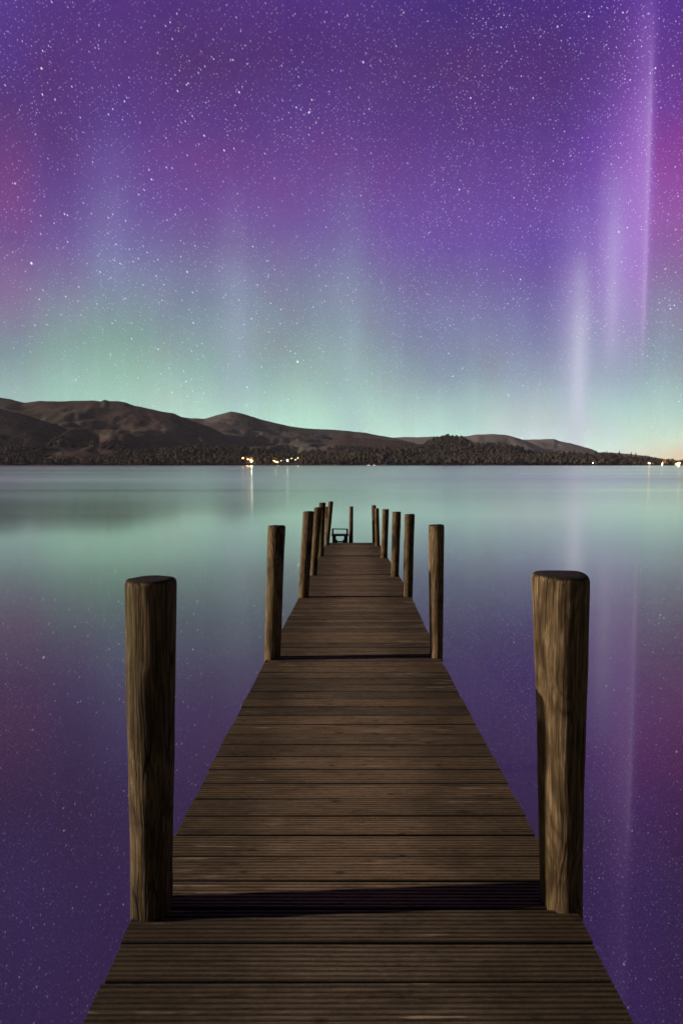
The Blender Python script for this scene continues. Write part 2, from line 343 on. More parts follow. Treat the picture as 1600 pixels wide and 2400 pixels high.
def mat_hill(a, b, c3, sc_=1.0):
    m, n = mat("fell_ground")
    p = geo(n)
    v = n.noise(vmul(n, p, (0.006 * sc_, 0.006 * sc_, 0.014 * sc_)), 1.0, 8.0, 0.62, 0.6)
    w = n.noise(vmul(n, vadd(n, p, (500, 90, 20)), (0.0022 * sc_, 0.0022 * sc_, 0.007 * sc_)), 1.0, 5.0, 0.55, 0.4)
    f = n.noise(vmul(n, p, (0.05, 0.05, 0.08)), 1.0, 4.0, 0.7)
    c = n.mix(n.ss(v, 0.40, 0.62), a, b)
    c = n.mix(n.ss(w, 0.48, 0.66), c, c3)
    c = n.mix(n.ss(f, 0.45, 0.62, 0, 0.42), c, n.mix(1.0, c, (.55, .52, .5), 'MULTIPLY'))
    bm = n.n('ShaderNodeBump', {'Height': n.m('ADD', v, n.m('MULTIPLY', f, 0.55)), 'Strength': 0.75, 'Distance': 14.0}).outputs[0]
    finish(n, principled(n, c, 0.95, bm, 0.0)); return m

def mat_tree():
    m, n = mat("autumn_crowns")
    tint = n.n('ShaderNodeAttribute', attribute_name='tint').outputs['Fac']
    p = geo(n)
    f = n.noise(vmul(n, p, (0.5, 0.5, 0.5)), 1.0, 2.0)
    c = n.ramp(tint, [(0.0, (.032, .031, .026)), (0.3, (.042, .037, .031)), (0.55, (.056, .045, .037)), (0.8, (.070, .054, .043)), (1.0, (.086, .060, .040))])
    c = n.mix(n.ss(f, 0.4, 0.65, 0, 0.5), c, n.mix(1.0, c, (.6, .6, .6), 'MULTIPLY'))
    finish(n, principled(n, c, 0.95, None, 0.0)); return m

def mat_flat(name, c, rough=0.6, spec=0.3):
    m, n = mat(name)
    v = n.noise(vmul(n, geo(n), (3, 3, 3)), 1.0, 3.0)
    cc = n.ramp(v, [(0.3, tuple(x * 0.8 for x in c)), (0.7, c)])
    finish(n, principled(n, cc, rough, None, spec)); return m
def mat_glow(name, c, s):
    m, n = mat(name)
    n.n('ShaderNodeOutputMaterial', {0: n.n('ShaderNodeEmission', {'Color': (*c, 1), 'Strength': s}).outputs[0]})
    return m

# ------------------------------------------------------------------ object helpers
def mesh_obj(name, V, F, m, parent=None, smooth=False, attrs=None, loc=(0, 0, 0)):
    me = bpy.data.meshes.new(name)
    V = [tuple(v) for v in V] if not isinstance(V, np.ndarray) else V.tolist()
    me.from_pydata(V, [], F if isinstance(F, list) else F.tolist())
    me.materials.append(m)
    if smooth: me.polygons.foreach_set('use_smooth', [True] * len(me.polygons))
    for k, vals in (attrs or {}).items():
        a = me.attributes.new(k, 'FLOAT', 'POINT'); a.data.foreach_set('value', np.asarray(vals, dtype=np.float32))
    me.update()
    o = bpy.data.objects.new(name, me); col.objects.link(o)
    o.location = loc
    if parent is not None: o.parent = parent
    return o
def thing(name, label, cat, loc=(0, 0, 0), group=None):
    o = bpy.data.objects.new(name, None); col.objects.link(o); o.location = loc
    o.empty_display_size = 0.3
    o['label'] = label; o['category'] = cat
    if group: o['group'] = group
    return o
def structure(o): o['kind'] = 'structure'; return o
class MB:
    """collects solids into one mesh"""
    def __init__(s): s.v = []; s.f = []
    def box(s, x0, x1, y0, y1, z0, z1, bev=0.0):
        b = len(s.v)
        s.v += [(x, y, z) for z in (z0, z1) for y in (y0, y1) for x in (x0, x1)]
        s.f += [[b, b+2, b+3, b+1], [b+4, b+5, b+7, b+6], [b, b+1, b+5, b+4], [b+2, b+6, b+7, b+3], [b, b+4, b+6, b+2], [b+1, b+3, b+7, b+5]]
        return s
    def tube(s, p0, p1, r0, r1, n=10, cap=True):
        p0 = Vector(p0); p1 = Vector(p1); d = (p1 - p0).normalized()
        a = d.orthogonal().normalized(); c = d.cross(a); b = len(s.v)
        for p, r in ((p0, r0), (p1, r1)):
            for i in range(n):
                t = 2 * math.pi * i / n; s.v.append(tuple(p + (a * math.cos(t) + c * math.sin(t)) * r))
        for i in range(n): j = (i + 1) % n; s.f.append([b+i, b+j, b+n+j, b+n+i])
        if cap: s.f.append([b + n - 1 - i for i in range(n)]); s.f.append([b + n + i for i in range(n)])
        return s
    def beam(s, p0, p1, w, h):
        p0 = Vector(p0); p1 = Vector(p1); d = (p1 - p0).normalized()
        side = d.cross(Vector((0, 0, 1)))
        if side.length < 1e-3: side = Vector((1, 0, 0))
        side.normalize(); up = side.cross(d); b = len(s.v)
        for p in (p0, p1):
            for i, j in ((-1, -1), (1, -1), (1, 1), (-1, 1)): s.v.append(tuple(p + side * i * w / 2 + up * j * h / 2))
        s.f += [[b, b+1, b+2, b+3][::-1], [b+4, b+5, b+6, b+7]]
        for i in range(4): j = (i + 1) % 4; s.f.append([b+i, b+j, b+4+j, b+4+i])
        return s
    def build(s, name, m, parent=None, smooth=False, loc=(0, 0, 0)):
        return mesh_obj(name, s.v, s.f, m, parent, smooth, loc=loc)

# ------------------------------------------------------------------ water
M_WATER = mat_water()
wx, wy = 9000.0, 9000.0
water = mesh_obj('water', [(-wx, -wy, 0), (wx, -wy, 0), (wx, wy, 0), (-wx, wy, 0)], [[0, 1, 2, 3]], M_WATER)
structure(water)

# ------------------------------------------------------------------ hills
def interp(xs, ys, x): return float(np.interp(x, xs, ys))
def zl(pts): return [(x / 1.96, 900 + y / 1.96) for x, y in pts]
def zr(pts): return [(800 + x / 1.96, 900 + y / 1.96) for x, y in pts]

class Hill:
    def __init__(s, prof, yf, yc, yb, power=0.8, amp=0.16, nscale=1/260.0, seed=0.0, foot=None, jag=0.0):
        s.px = [p[0] for p in prof]; s.py = [p[1] for p in prof]
        s.yf, s.yc, s.yb, s.p, s.amp, s.ns, s.seed, s.jag = yf, yc, yb, power, amp, nscale, seed, jag
    def pos(s, X, t):
        """t 0 foot .. 1 crest .. 2 back foot"""
        py = interp(s.px, s.py, X)
        if t < 0.985:
            sh = (1 - t) * 90
            sm = sum(interp(s.px, s.py, X + sh + d) for d in (-66, -44, -22, 0, 22, 44, 66)) / 7
            w_ = max(0.0, min(1.0, (0.985 - t) / 0.22)); w_ = w_ * w_ * (3 - 2 * w_)
            py = py + (max(py, sm) - py) * w_ if sm > py else py + (sm - py) * w_ * 0.5
        dx, dz = ray(X, py)
        hc = max(0.0, CAMZ + dz * s.yc)
        y = s.yf + (s.yc - s.yf) * t if t <= 1 else s.yc + (s.yb - s.yc) * (t - 1)
        x = dx * y
        if t <= 1:
            base = hc * (y / s.yc) * (t ** s.p if t > 0 else 0)
            env = math.sin(math.pi * min(1, t)) ** 0.8 if 0 < t < 1 else 0
            q = Vector((x * s.ns, y * s.ns * 0.6, s.seed))
            rid = 1 - abs(mn.fractal(q, 1.0, 2.1, 5) * 1.6)
            fine = mn.fractal(q * 5, 1.0, 2.0, 4)
            h = base + hc * env * (s.amp * (rid - 0.75) + s.amp * 0.18 * fine)
            h = min(h, hc * (y / s.yc) * (0.25 + 0.74 * t) + 0.0) if t < 0.97 else h
        else:
            h = hc * max(0.0, 1 - (t - 1)) ** 1.2
        if t > 0.9 and t < 1.1 and s.jag: h += s.jag * mn.fractal(Vector((x * 0.02, s.seed, 0)), 1.0, 2.0, 3)
        return Vector((x, y, h - (4.0 if t <= 0 or t >= 2 else 0.3)))
    def build(s, m, X0, X1, nx, nt=44, nb=8):
        V = []; F = []
        ts = [i / nt for i in range(nt + 1)] + [1 + (i + 1) / nb for i in range(nb)]
        for i in range(nx + 1):
            X = X0 + (X1 - X0) * i / nx
            for t in ts: V.append(s.pos(X, t))
        k = len(ts)
        for i in range(nx):
            for j in range(k - 1):
                F.append([i*k+j, (i+1)*k+j, (i+1)*k+j+1, i*k+j+1])
        return structure(mesh_obj('hill', V, F, m, smooth=True))

M_H1 = mat_hill((.060, .042, .041), (.092, .062, .055), (.130, .118, .092))
M_H2 = mat_hill((.070, .058, .058), (.094, .080, .078), (.120, .108, .094))
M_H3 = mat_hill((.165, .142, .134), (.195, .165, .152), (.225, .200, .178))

A_ = Hill([(-1200,1000),(-700,950),(-350,905),(-120,915)] + zl([(0,62),(50,70),(110,85),(180,78),(280,79),(380,76),(430,75),(465,80),(480,71),(500,77),(540,78),(575,83),(620,100),(680,112),(740,125),(800,135),(830,150),(870,165),(920,183),(960,195),(1000,215),(1040,238),(1100,258),(1150,278),(1200,296),(1300,325),(1420,352),(1500,372)]),
          1450, 2500, 3400, 0.85, 0.20, 1/300.0, 1.7, jag=1.5)
A_.build(M_H1, -1200, 766, 420, 60)
SP = Hill([(-1200,1060),(-700,1000),(-300,955),(-100,945)] + zl([(0,112),(100,138),(200,168),(300,200),(345,225),(370,255),(400,300),(430,340),(450,372)]),
          1440, 1900, 2300, 0.9, 0.10, 1/240.0, 4.2, jag=1.0)
SP.build(mat_hill((.046, .038, .040), (.062, .050, .050), (.082, .070, .060)), -1200, 229, 160, 30)  # spur given a darker ground colour, standing in for the shadow on it
B_ = Hill(zl([(700,250),(780,175),(840,152),(880,158),(940,158),(980,148),(1010,140),(1060,126),(1090,130),(1130,140),(1180,157),(1250,175),(1320,192),(1370,200),(1440,206),(1568,212)]) + zr([(50,217),(110,225),(170,235),(230,246),(300,262),(360,278),(460,310),(560,350),(600,372)]),
          1700, 3300, 4300, 0.8, 0.24, 1/330.0, 8.3, jag=2.0)
B_.build(M_H2, 357, 1106, 300, 50)
B2 = Hill(zl([(1240,372),(1330,330),(1420,285),(1500,262)]) + zr([(-20,250),(60,246),(150,250),(250,262),(350,277),(450,300),(560,340),(640,372)]),
          1600, 2600, 3300, 0.8, 0.22, 1/240.0, 12.3, jag=2.0)
B2.build(M_H1, 633, 1126, 200, 40)
C_ = Hill(zr([(0,300),(150,250),(230,246),(300,244),(380,243),(460,240),(560,240),(620,232),(700,230),(750,233),(800,245),(850,262),(900,285),(960,310),(1040,340),(1100,372)]),
          3300, 4700, 5600, 0.8, 0.2, 1/360.0, 15.3, jag=2.0)
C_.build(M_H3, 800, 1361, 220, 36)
E_ = Hill(zr([(560,372),(700,310),(780,270),(830,256),(900,254),(975,252),(1000,262),(1050,272),(1110,288),(1150,300),(1180,314),(1240,314),(1290,318),(1400,330),(1520,352),(1640,372)]),
          3900, 5300, 6300, 0.8, 0.24, 1/360.0, 19.1, jag=2.5)
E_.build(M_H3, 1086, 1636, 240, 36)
# wooded ground: a knoll, and the low shore that runs the whole width
D_ = Hill(zr([(100,372),(200,330),(300,300),(360,291),(400,275),(440,256),(480,249),(530,253),(560,257),(600,279),(640,281),(680,277),(740,279),(790,294),(850,314),(900,329),(960,339),(1040,372)]),
          1500, 2150, 2600, 0.85, 0.14, 1/160.0, 23.0)
D_.build(M_H1, 851, 1330, 160, 30)
S_ = Hill([(-1500,1052),(-300,1040)] + zl([(0,268),(100,280),(200,303),(300,315),(400,328),(600,335),(700,330),(760,306),(850,300),(900,292),(1000,298),(1150,308),(1300,326),(1400,344),(1568,349)]) +
          zr([(60,336),(120,318),(200,312),(300,318),(420,338),(600,345),(800,340),(920,335),(1000,328),(1100,334),(1200,336),(1300,332),(1350,338),(1400,346),(1450,355),(1500,360),(1568,362),(1700,362),(2400,352)]),
          1415, 1780, 2100, 0.8, 0.08, 1/120.0, 27.0)
S_.build(M_H1, -1500, 2000, 500, 14)


# where the shore lamps stand, so that the wood leaves them in view
def ground(hill, X, y):
    return hill.pos(X, (y - hill.yf) / (hill.yc - hill.yf)).z
WARM = (1.0, .62, .28); ORG = (1.0, .30, .07); YEL = (1.0, .80, .22); WHT = (1.0, .86, .62)
LAMPS = [
    (589.5, 1080.5, 1413, WHT, 3800, 'brightest white shore lamp beneath the orange lit trees at left'),
    (581, 1076.5, 1416, ORG, 1100, 'orange lamp among trees just left of the brightest white lamp'),
    (569, 1073.5, 1417, ORG, 420, 'faint orange lamp furthest left of the lights in the wood'),
    (620, 1078, 1415, YEL, 80, 'lone yellow lamp between the orange trees and the yellow trees'),
    (641, 1080, 1415, YEL, 130, 'leftmost lamp of the close row lighting the yellow trees'),
    (646, 1082, 1414, YEL, 320, 'middle lamp of the close row lighting the yellow trees'),
    (651, 1083.5, 1413, YEL, 90, 'lowest and rightmost lamp of the close row under the yellow trees'),
    (659, 1080, 1414, WHT, 20, 'dim white lamp just right of the yellow lit trees'),
    (673.5, 1079, 1414, WHT, 900, 'bright white lamp midway between the yellow lit trees and the end lamps'),
    (683, 1074.5, 1416, WHT, 45, 'white lamp set highest up the bank right of the yellow trees'),
    (692, 1078, 1414, WHT, 30, 'small white lamp low on the shore, second from right in its cluster'),
    (698, 1073.5, 1416, YEL, 90, 'yellow lamp furthest right in the cluster on the left shore'),
    (1388, 1085, 1413, WHT, 300, 'single small white lamp under the dark wooded point'),
    (1520, 1086, 1412, WARM, 2600, 'bright lamp left of the small one on the right hand shore'),
    (1551, 1087.2, 1412, WARM, 900, 'small lamp alone between the bright shore lamp and the lit house'),
    (1590, 1086.5, 1412, YEL, 2200, 'lamp on the quay in front of the lit house at the right edge'),
]


def lamp_site(px, py):
    y = 1421.0
    while y < 1700 and at(px, py, y).z - 4.0 > ground(S_, px, y): y += 3.0
    return y
LAMPS = [(px, py, lamp_site(px, py), c_, k_, lb) for px, py, _, c_, k_, lb in LAMPS]
LITX = [(579, 1069), (571, 1069), (590, 1070), (620, 1073), (639, 1072), (650, 1071), (699, 1069), (1573, 1074.5), (1598, 1075.5)]
def pypix(p):
    return 1200 + FPX * math.tan(math.atan((CAMZ - p[2]) / p[1]) - PITCH)
def hides_lamp(X, p, h):
    top = pypix((0, p.y, p.z + h)); 
    for lx, lpy, ly, *_ in LAMPS:
        if abs(X - lx) < (2.5 if lx > 600 else 4) + h * (.40 if lx > 600 else .58) and p.y < ly + 2 and top < lpy + 2.5: return True
        if abs(X - lx) < 5 and abs(p.y - ly) < 5: return True
    return False

# ------------------------------------------------------------------ woods
M_TREE = mat_tree()
rs = np.random.RandomState(5)
def ico(sub):
    import bmesh
    bm = bmesh.new(); bmesh.ops.create_icosphere(bm, subdivisions=sub, radius=1.0)
    V = np.array([v.co[:] for v in bm.verts]); F = np.array([[v.index for v in f.verts] for f in bm.faces]); bm.free()
    return V, F
def crown_round(seed):
    """a broad crown of several leafy clumps"""
    r_ = np.random.RandomState(seed); V0, F0 = ico(1); Vs = []; Fs = []; b = 0
    for k in range(r_.randint(3, 6)):
        c = np.array([r_.uniform(-.5, .5), r_.uniform(-.5, .5), r_.uniform(.35, .85)]) if k else np.array([0, 0, .5])
        rad = r_.uniform(.26, .45) if k else .48
        V = V0 * (1 + r_.uniform(-.28, .28, (len(V0), 1))) * rad * np.array([1, 1, .95]) + c
        Vs.append(V); Fs.append(F0 + b); b += len(V)
    return np.vstack(Vs), np.vstack(Fs)
def crown_cone(seed):
    r_ = np.random.RandomState(seed); Vs = []; Fs = []; n = 9; tiers = 5
    for k in range(tiers):
        z0 = .08 + k * .17; z1 = min(1.0, z0 + .30); rad = .26 * (1 - k / (tiers + .3))
        b = len(Vs)
        for i in range(n):
            a = 2 * math.pi * i / n + k; rr = rad * r_.uniform(.7, 1.25)
            Vs.append([math.cos(a) * rr, math.sin(a) * rr, z0 + r_.uniform(-.03, .03)])
        Vs.append([0, 0, z1]); Vs.append([0, 0, z0 + .04])
        for i in range(n):
            j = (i + 1) % n; Fs.append([b+i, b+j, b+n]); Fs.append([b+j, b+i, b+n+1])
    return np.array(Vs), np.array(Fs)
ROUND = [crown_round(i) for i in range(8)]; CONE = [crown_cone(i + 50) for i in range(5)]
def forest(items):
    Vs = []; Fs = []; T = []; b = 0
    for p, h, kind, tint in items:
        V, F = (CONE if kind else ROUND)[rs.randint(5 if kind else 8)]
        a = rs.uniform(0, 6.28); ca, sa = math.cos(a), math.sin(a)
        wd = h * (1.0 if kind else rs.uniform(.6, .95))
        Q = np.empty_like(V); Q[:, 0] = (V[:, 0] * ca - V[:, 1] * sa) * wd; Q[:, 1] = (V[:, 0] * sa + V[:, 1] * ca) * wd; Q[:, 2] = V[:, 2] * h
        Vs.append(Q + np.array(p)); Fs.append(F + b); T.append(np.full(len(V), tint)); b += len(V)
    V = np.vstack(Vs); F = np.vstack(Fs).astype(np.int32); T = np.concatenate(T)
    me = bpy.data.meshes.new('woodland'); me.vertices.add(len(V)); me.vertices.foreach_set('co', V.astype(np.float32).ravel())
    me.loops.add(F.size); me.loops.foreach_set('vertex_index', F.ravel())
    me.polygons.add(len(F)); me.polygons.foreach_set('loop_start', np.arange(0, F.size, 3, dtype=np.int32))
    at_ = me.attributes.new('tint', 'FLOAT', 'POINT'); at_.data.foreach_set('value', T.astype(np.float32))
    me.materials.append(M_TREE); me.update(calc_edges=True); me.validate()
    o = bpy.data.objects.new('woodland', me); col.objects.link(o); o['kind'] = 'stuff'
    o['label'] = 'brown and dark green wood along the far shore of the lake'; o['category'] = 'woodland'
    return o
items = []
def clump(x, y, s_=0.006): return mn.noise(Vector((x * s_, y * s_, 3.3)))
for k in range(6800):
    X = rs.uniform(-900, 1720); t = rs.uniform(0.0, 1.05)
    p = S_.pos(X, t); p.z += 0.2 if t > 0.02 else 3.0
    cl = clump(p.x, p.y)
    kind = 1 if rs.rand() < (0.16 + 0.9 * max(0, cl)) else 0
    h = rs.uniform(5.5, 13.5) * (1.2 if kind else 1.0) * (0.7 + 0.5 * min(1, abs(cl) + .4))
    if X > 1440: h *= 0.62
    tint = rs.uniform(0, .35) if kind else np.clip(0.55 + cl * 0.6 + rs.uniform(-.25, .3), 0, 1)
    if hides_lamp(X, p, h): continue
    items.append((p, h, kind, tint))
for k in range(2600):
    X = rs.uniform(860, 1325); t = rs.uniform(0.05, 1.05); p = D_.pos(X, t); cl = clump(p.x, p.y, 0.008)
    if X < 1000 and cl > 0.15 and t > 0.5: continue
    kind = 1 if rs.rand() < (0.5 + cl) else 0
    items.append((p, rs.uniform(8, 14), kind, rs.uniform(0, .3) if kind else np.clip(.5 + cl * .5 + rs.uniform(-.2, .3), 0, 1)))
for k in range(1500):   # the left wood climbs the foot of the big fell
    X = rs.uniform(-500, 700); t = rs.uniform(0.02, 0.30); p = A_.pos(X, t); cl = clump(p.x, p.y, 0.005)
    if cl < 0.02 or hides_lamp(X, p, 11): continue
    items.append((p, rs.uniform(7, 12), 0, np.clip(.3 + cl + rs.uniform(-.2, .2), 0, .7)))
for k in range(900):
    X = rs.uniform(-500, 190); t = rs.uniform(0.02, 0.45); p = SP.pos(X, t); cl = clump(p.x, p.y, 0.005)
    if cl < -0.05: continue
    items.append((p, rs.uniform(7, 11), 0, np.clip(.3 + cl + rs.uniform(-.2, .2), 0, .7)))
for k in range(700):
    X = rs.uniform(700, 1060); t = rs.uniform(0.05, 0.6); p = B2.pos(X, t); cl = clump(p.x, p.y, 0.005)
    if cl < 0.0: continue
    items.append((p, rs.uniform(8, 12), int(rs.rand() < .5), rs.uniform(0, .5)))
forest(items)

# single conifers one can tell apart on the skyline
M_LEAF_GLOW = mat_flat('autumn_leaves_lamp_glow', (.20, .125, .055), 0.9, 0.05)  # leaf colour raised towards orange to strengthen the lamp glow
M_BARK = mat_flat('bark', (.045, .034, .026), 0.9)
def pine(px, ptop, y, h, label, kind='pine_tree', tint=0.12, cat='tree', grp='conifers breaking the skyline'):
    if kind == 'broadleaf_tree':
        near = min(LAMPS, key=lambda q: abs(q[0] - px)); y = near[2] + (1088 - ptop) * .33
    else: ptop = ptop - 2.5
    top = at(px, ptop, y); hill = D_ if y > 2000 else S_
    g = ground(hill, px, y)
    h = max(6.0, top.z - g); base = Vector((top.x, y, top.z - h))
    t = thing(kind, label, cat, base, grp)
    MB().tube((0, 0, -1.5), (0, 0, h * .8), h * .022, h * .006, 7).build('trunk', M_BARK, t)
    r_ = np.random.RandomState(int(px)); Vs = []; Fs = []
    if kind == 'pine_tree':
        tiers = 11; n = 12
        for k in range(tiers):
            z0 = h * (.10 + .80 * k / tiers); z1 = min(h, z0 + h * .16); rad = h * .24 * (1 - k / (tiers + .6)) * r_.uniform(.8, 1.15)
            b = len(Vs)
            for i in range(n):
                a = 2 * math.pi * i / n + k * .7; rr = rad * (r_.uniform(.55, .75) if i % 2 else r_.uniform(.9, 1.25))
                Vs.append([math.cos(a) * rr, math.sin(a) * rr, z0 - rr * .15])
            Vs.append([0, 0, z1]); Vs.append([0, 0, z0 + h * .03])
            for i in range(n):
                j = (i + 1) % n; Fs.append([b+i, b+j, b+n]); Fs.append([b+j, b+i, b+n+1])
    else:
        V0, F0 = ico(1)
        for k in range(26):
            c = np.array([r_.normal(0, .20), r_.normal(0, .20), r_.uniform(.30, .88)]); c[:2] *= 1.25 - c[2]*.7
            V = (V0 * (1 + r_.uniform(-.3, .3, (len(V0), 1))) * r_.uniform(.09, .17) + c) * h
            b = len(Vs); Vs += V.tolist(); Fs += (F0 + b).tolist()
    mesh_obj('crown', Vs, Fs, M_TREE if kind == 'pine_tree' else M_LEAF_GLOW, t, attrs={'tint': [tint] * len(Vs)})
    return t
for px, pt_, y, h, lb in [
    (1396, 1056, 1760, 20, 'dark conifer furthest left on the skyline of the low wooded point at right'),
    (1421, 1057.5, 1760, 24, 'tall dark conifer standing highest above the low wooded point at right'),
    (1450, 1056.5, 1770, 15, 'slim conifer on top of the low wooded point, left of its paired conifers'),
    (1478, 1060, 1770, 16, 'left one of two pointed conifers close together on the wooded point'),
    (1489, 1061, 1765, 18, 'right one of two pointed conifers close together on the wooded point'),
    (1512, 1067, 1750, 15, 'conifer midway down the sloping wood between the pointed pair and the lit house'),
    (1518, 1068, 1745, 16, 'conifer halfway down the right slope, touching a slightly shorter one'),
    (1536, 1071, 1740, 14, 'last broad conifer before the lone shore lamps at right'),
    (1550, 1075, 1735, 11, 'small conifer lowest on the slope near the lit house'),
    (1046, 1022, 2150, 22, 'conifer on the very summit of the wooded knoll in mid lake shore'),
    (1085, 1025, 2150, 20, 'conifer on the right shoulder of the wooded knoll summit'),
    (1313, 1056, 1760, 17, 'conifer on the shore wood below the bare distant fells'),
]:
    pine(px, pt_, y, h, lb)

# ------------------------------------------------------------------ shore lamps
M_IRON = mat_flat('lamp_iron', (.03, .03, .03), 0.5)
def lamp(px, py, y, colr, strength, label, rad=0.45, h=4.0):
    p = at(px, py, y)
    g = min(ground(S_, px, y), p.z - 1.6)
    t = thing('shore_lamp', label, 'lamp', (p.x, p.y, g), 'lamps lit along the far shore')
    b = MB().tube((0, 0, -1.5), (0, 0, p.z - g - rad * .8), .12, .07, 8)
    b.tube((0, 0, -0.1), (0, 0, .5), .22, .14, 8)
    b.build('lamp_post', M_IRON, t)
    V, F = ico(2)
    mesh_obj('lamp_head', (V * rad * np.array([1, 1, .9]) + np.array([0, 0, p.z - g])).tolist(), F.tolist(), mat_glow('lamp_light', colr, strength), t, smooth=True)
    c = MB().tube((0, 0, p.z - g + rad * .86), (0, 0, p.z - g + rad * 1.35), rad * .42, rad * .1, 10)
    c.build('lamp_cap', M_IRON, t)
for args in LAMPS: lamp(*args)

# broad-leaved trees in the lamp light, part of the glow in their leaf colour
k = 0
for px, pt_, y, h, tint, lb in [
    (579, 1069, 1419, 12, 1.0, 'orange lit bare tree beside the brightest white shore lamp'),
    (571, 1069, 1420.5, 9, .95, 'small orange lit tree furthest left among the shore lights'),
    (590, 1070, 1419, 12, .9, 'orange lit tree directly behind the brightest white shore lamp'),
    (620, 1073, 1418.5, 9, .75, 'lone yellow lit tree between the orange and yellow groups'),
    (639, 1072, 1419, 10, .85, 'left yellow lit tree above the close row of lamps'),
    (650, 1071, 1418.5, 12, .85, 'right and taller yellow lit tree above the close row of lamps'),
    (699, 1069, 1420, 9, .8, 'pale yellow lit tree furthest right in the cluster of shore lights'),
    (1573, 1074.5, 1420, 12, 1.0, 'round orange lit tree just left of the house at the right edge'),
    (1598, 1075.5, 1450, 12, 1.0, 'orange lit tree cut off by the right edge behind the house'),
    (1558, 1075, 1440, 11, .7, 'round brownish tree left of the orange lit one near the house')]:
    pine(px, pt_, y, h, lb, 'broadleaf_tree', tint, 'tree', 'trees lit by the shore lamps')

# lit house at the right edge
M_RENDER = mat_flat('pale_render', (.55, .50, .42), 0.9); M_SLATE = mat_flat('slate', (.06, .06, .065), 0.7)
M_WIN = mat_glow('lit_window', (1.0, .80, .48), 9.0); M_WOODP = mat_flat('white_paint', (.7, .7, .68), 0.5)
hp = at(1587, 1086, 1424)
house = thing('lakeside_house', 'pale two storey house with lit windows at the right end of the far shore', 'house', (hp.x, 1424, 0.8))
b = MB(); b.box(-5, 5, 0, 7, -1.5, 5.2)
b.v += [(-5, 0, 5.2), (-5, 7, 5.2), (-5, 3.5, 7.8), (5, 0, 5.2), (5, 7, 5.2), (5, 3.5, 7.8)]; n0 = len(b.v) - 6
b.f += [[n0, n0+2, n0+1], [n0+3, n0+4, n0+5]]
b.build('wall', M_RENDER, house)
rf = MB(); rf.beam((-0.0, -0.35, 5.15), (0, 3.5, 8.05), 10.8, .22); rf.beam((0, 7.35, 5.15), (0, 3.5, 8.05), 10.8, .22)
roof = rf.build('roof', M_SLATE, house)
MB().box(3.2, 4.1, 3.1, 3.9, 7.2, 9.3).build('chimney', M_RENDER, roof)
for wx_, wz in ((-3.2, 1.0), (0, 3.6), (3.2, 1.0), (-3.2, 3.6), (3.2, 3.6)):
    f = MB().box(wx_ - .75, wx_ + .75, -.06, .05, wz - .1, wz + 1.4).build('window', M_WOODP, house)
    MB().box(wx_ - .6, wx_ + .6, -.10, -.055, wz + .05, wz + 1.25).build('pane', M_WIN, f)
d_ = MB().box(-.55, .55, -.08, .05, 0, 2.1).build('door', M_IRON, house)

# boats moored off the far shore
M_HULL = mat_flat('boat_white', (.75, .75, .73), 0.4); M_BOATG = mat_flat('boat_glass', (.03, .035, .04), 0.2)
def boat(px, y, L, label, az, cabin=True):
    p = at(px, 1090, y)
    t = thing('moored_boat', label, 'boat', (p.x, y, 0), 'boats moored off the far shore'); t.rotation_euler = (0, 0, az)
    V = []; F = []; n = 14
    for i in range(n + 1):
        u = i / n; w = 0.17 * L * (1 - max(0, u - .35) ** 2 / .4225 ) ** .8 if u < 1 else 0.01
        sh = .75 + .55 * max(0, u - .3) ** 1.5; x = (u - .5) * L
        V += [(x, -w, sh), (x, -w * .75, -.15), (x, w * .75, -.15), (x, w, sh), (x, w * .86, sh - .02), (x, w*.86, sh - .28), (x, -w * .86, sh - .28), (x, -w * .86, sh - .02)]
    for i in range(n):
        for j in range(8): a = i * 8 + j; b_ = i * 8 + (j + 1) % 8; F.append([a, a + 8, b_ + 8, b_])
    F += [list(range(8)), [n*8 + 7 - j for j in range(8)]]
    mesh_obj('hull', V, F, M_HULL, t)
    if cabin:
        c = MB(); c.v = [(-.12*L, -.10*L, .6), (.2*L, -.10*L, .6), (.2*L, .10*L, .6), (-.12*L, .10*L, .6), (-.10*L, -.085*L, 2.0), (.10*L, -.085*L, 2.0), (.10*L, .085*L, 2.0), (-.10*L, .085*L, 2.0)]
        c.f = [[3,2,1,0],[4,5,6,7],[0,1,5,4],[1,2,6,5],[2,3,7,6],[3,0,4,7]]
        cb = c.build('cabin', M_HULL, t)
        MB().box(-.09*L, .11*L, -.100*L, .100*L, 1.25, 1.7).build('cabin_window', M_BOATG, cb)
    MB().tube((.05 * L, 0, .6), (.05 * L, 0, 3.4 if cabin else 2.2), .05, .03, 6).build('mast', M_HULL, t)
boat(864, 1150, 8.0, 'left one of the two small white boats moored off the shore beyond the jetty', R(-58))
boat(877, 1160, 6.5, 'right and smaller of the two white boats moored beyond the jetty', R(128))

# ------------------------------------------------------------------ the jetty
W = 1.34
node_y = [1.5, 3.8, 6.0, 7.9, 10.2, 12.4, 13.2]
node_py = [2128, 1538, 1397, 1349, 1305, 1278, 1272]
node_L = [322, 627, 702, 727, 748, 762, 772]
node_R = [1346, 1029, 963, 935, 907, 891, 876]
NY = [-2.6] ; NZ = []; NL = []; NRt = []
for yy, py, l, r in zip(node_y, node_py, node_L, node_R):
    y = yy * W; dxl, dz = ray(l, py); dxr, _ = ray(r, py)
    NY.append(y); NZ.append(CAMZ + dz * y); NL.append(dxl * y); NRt.append(dxr * y)
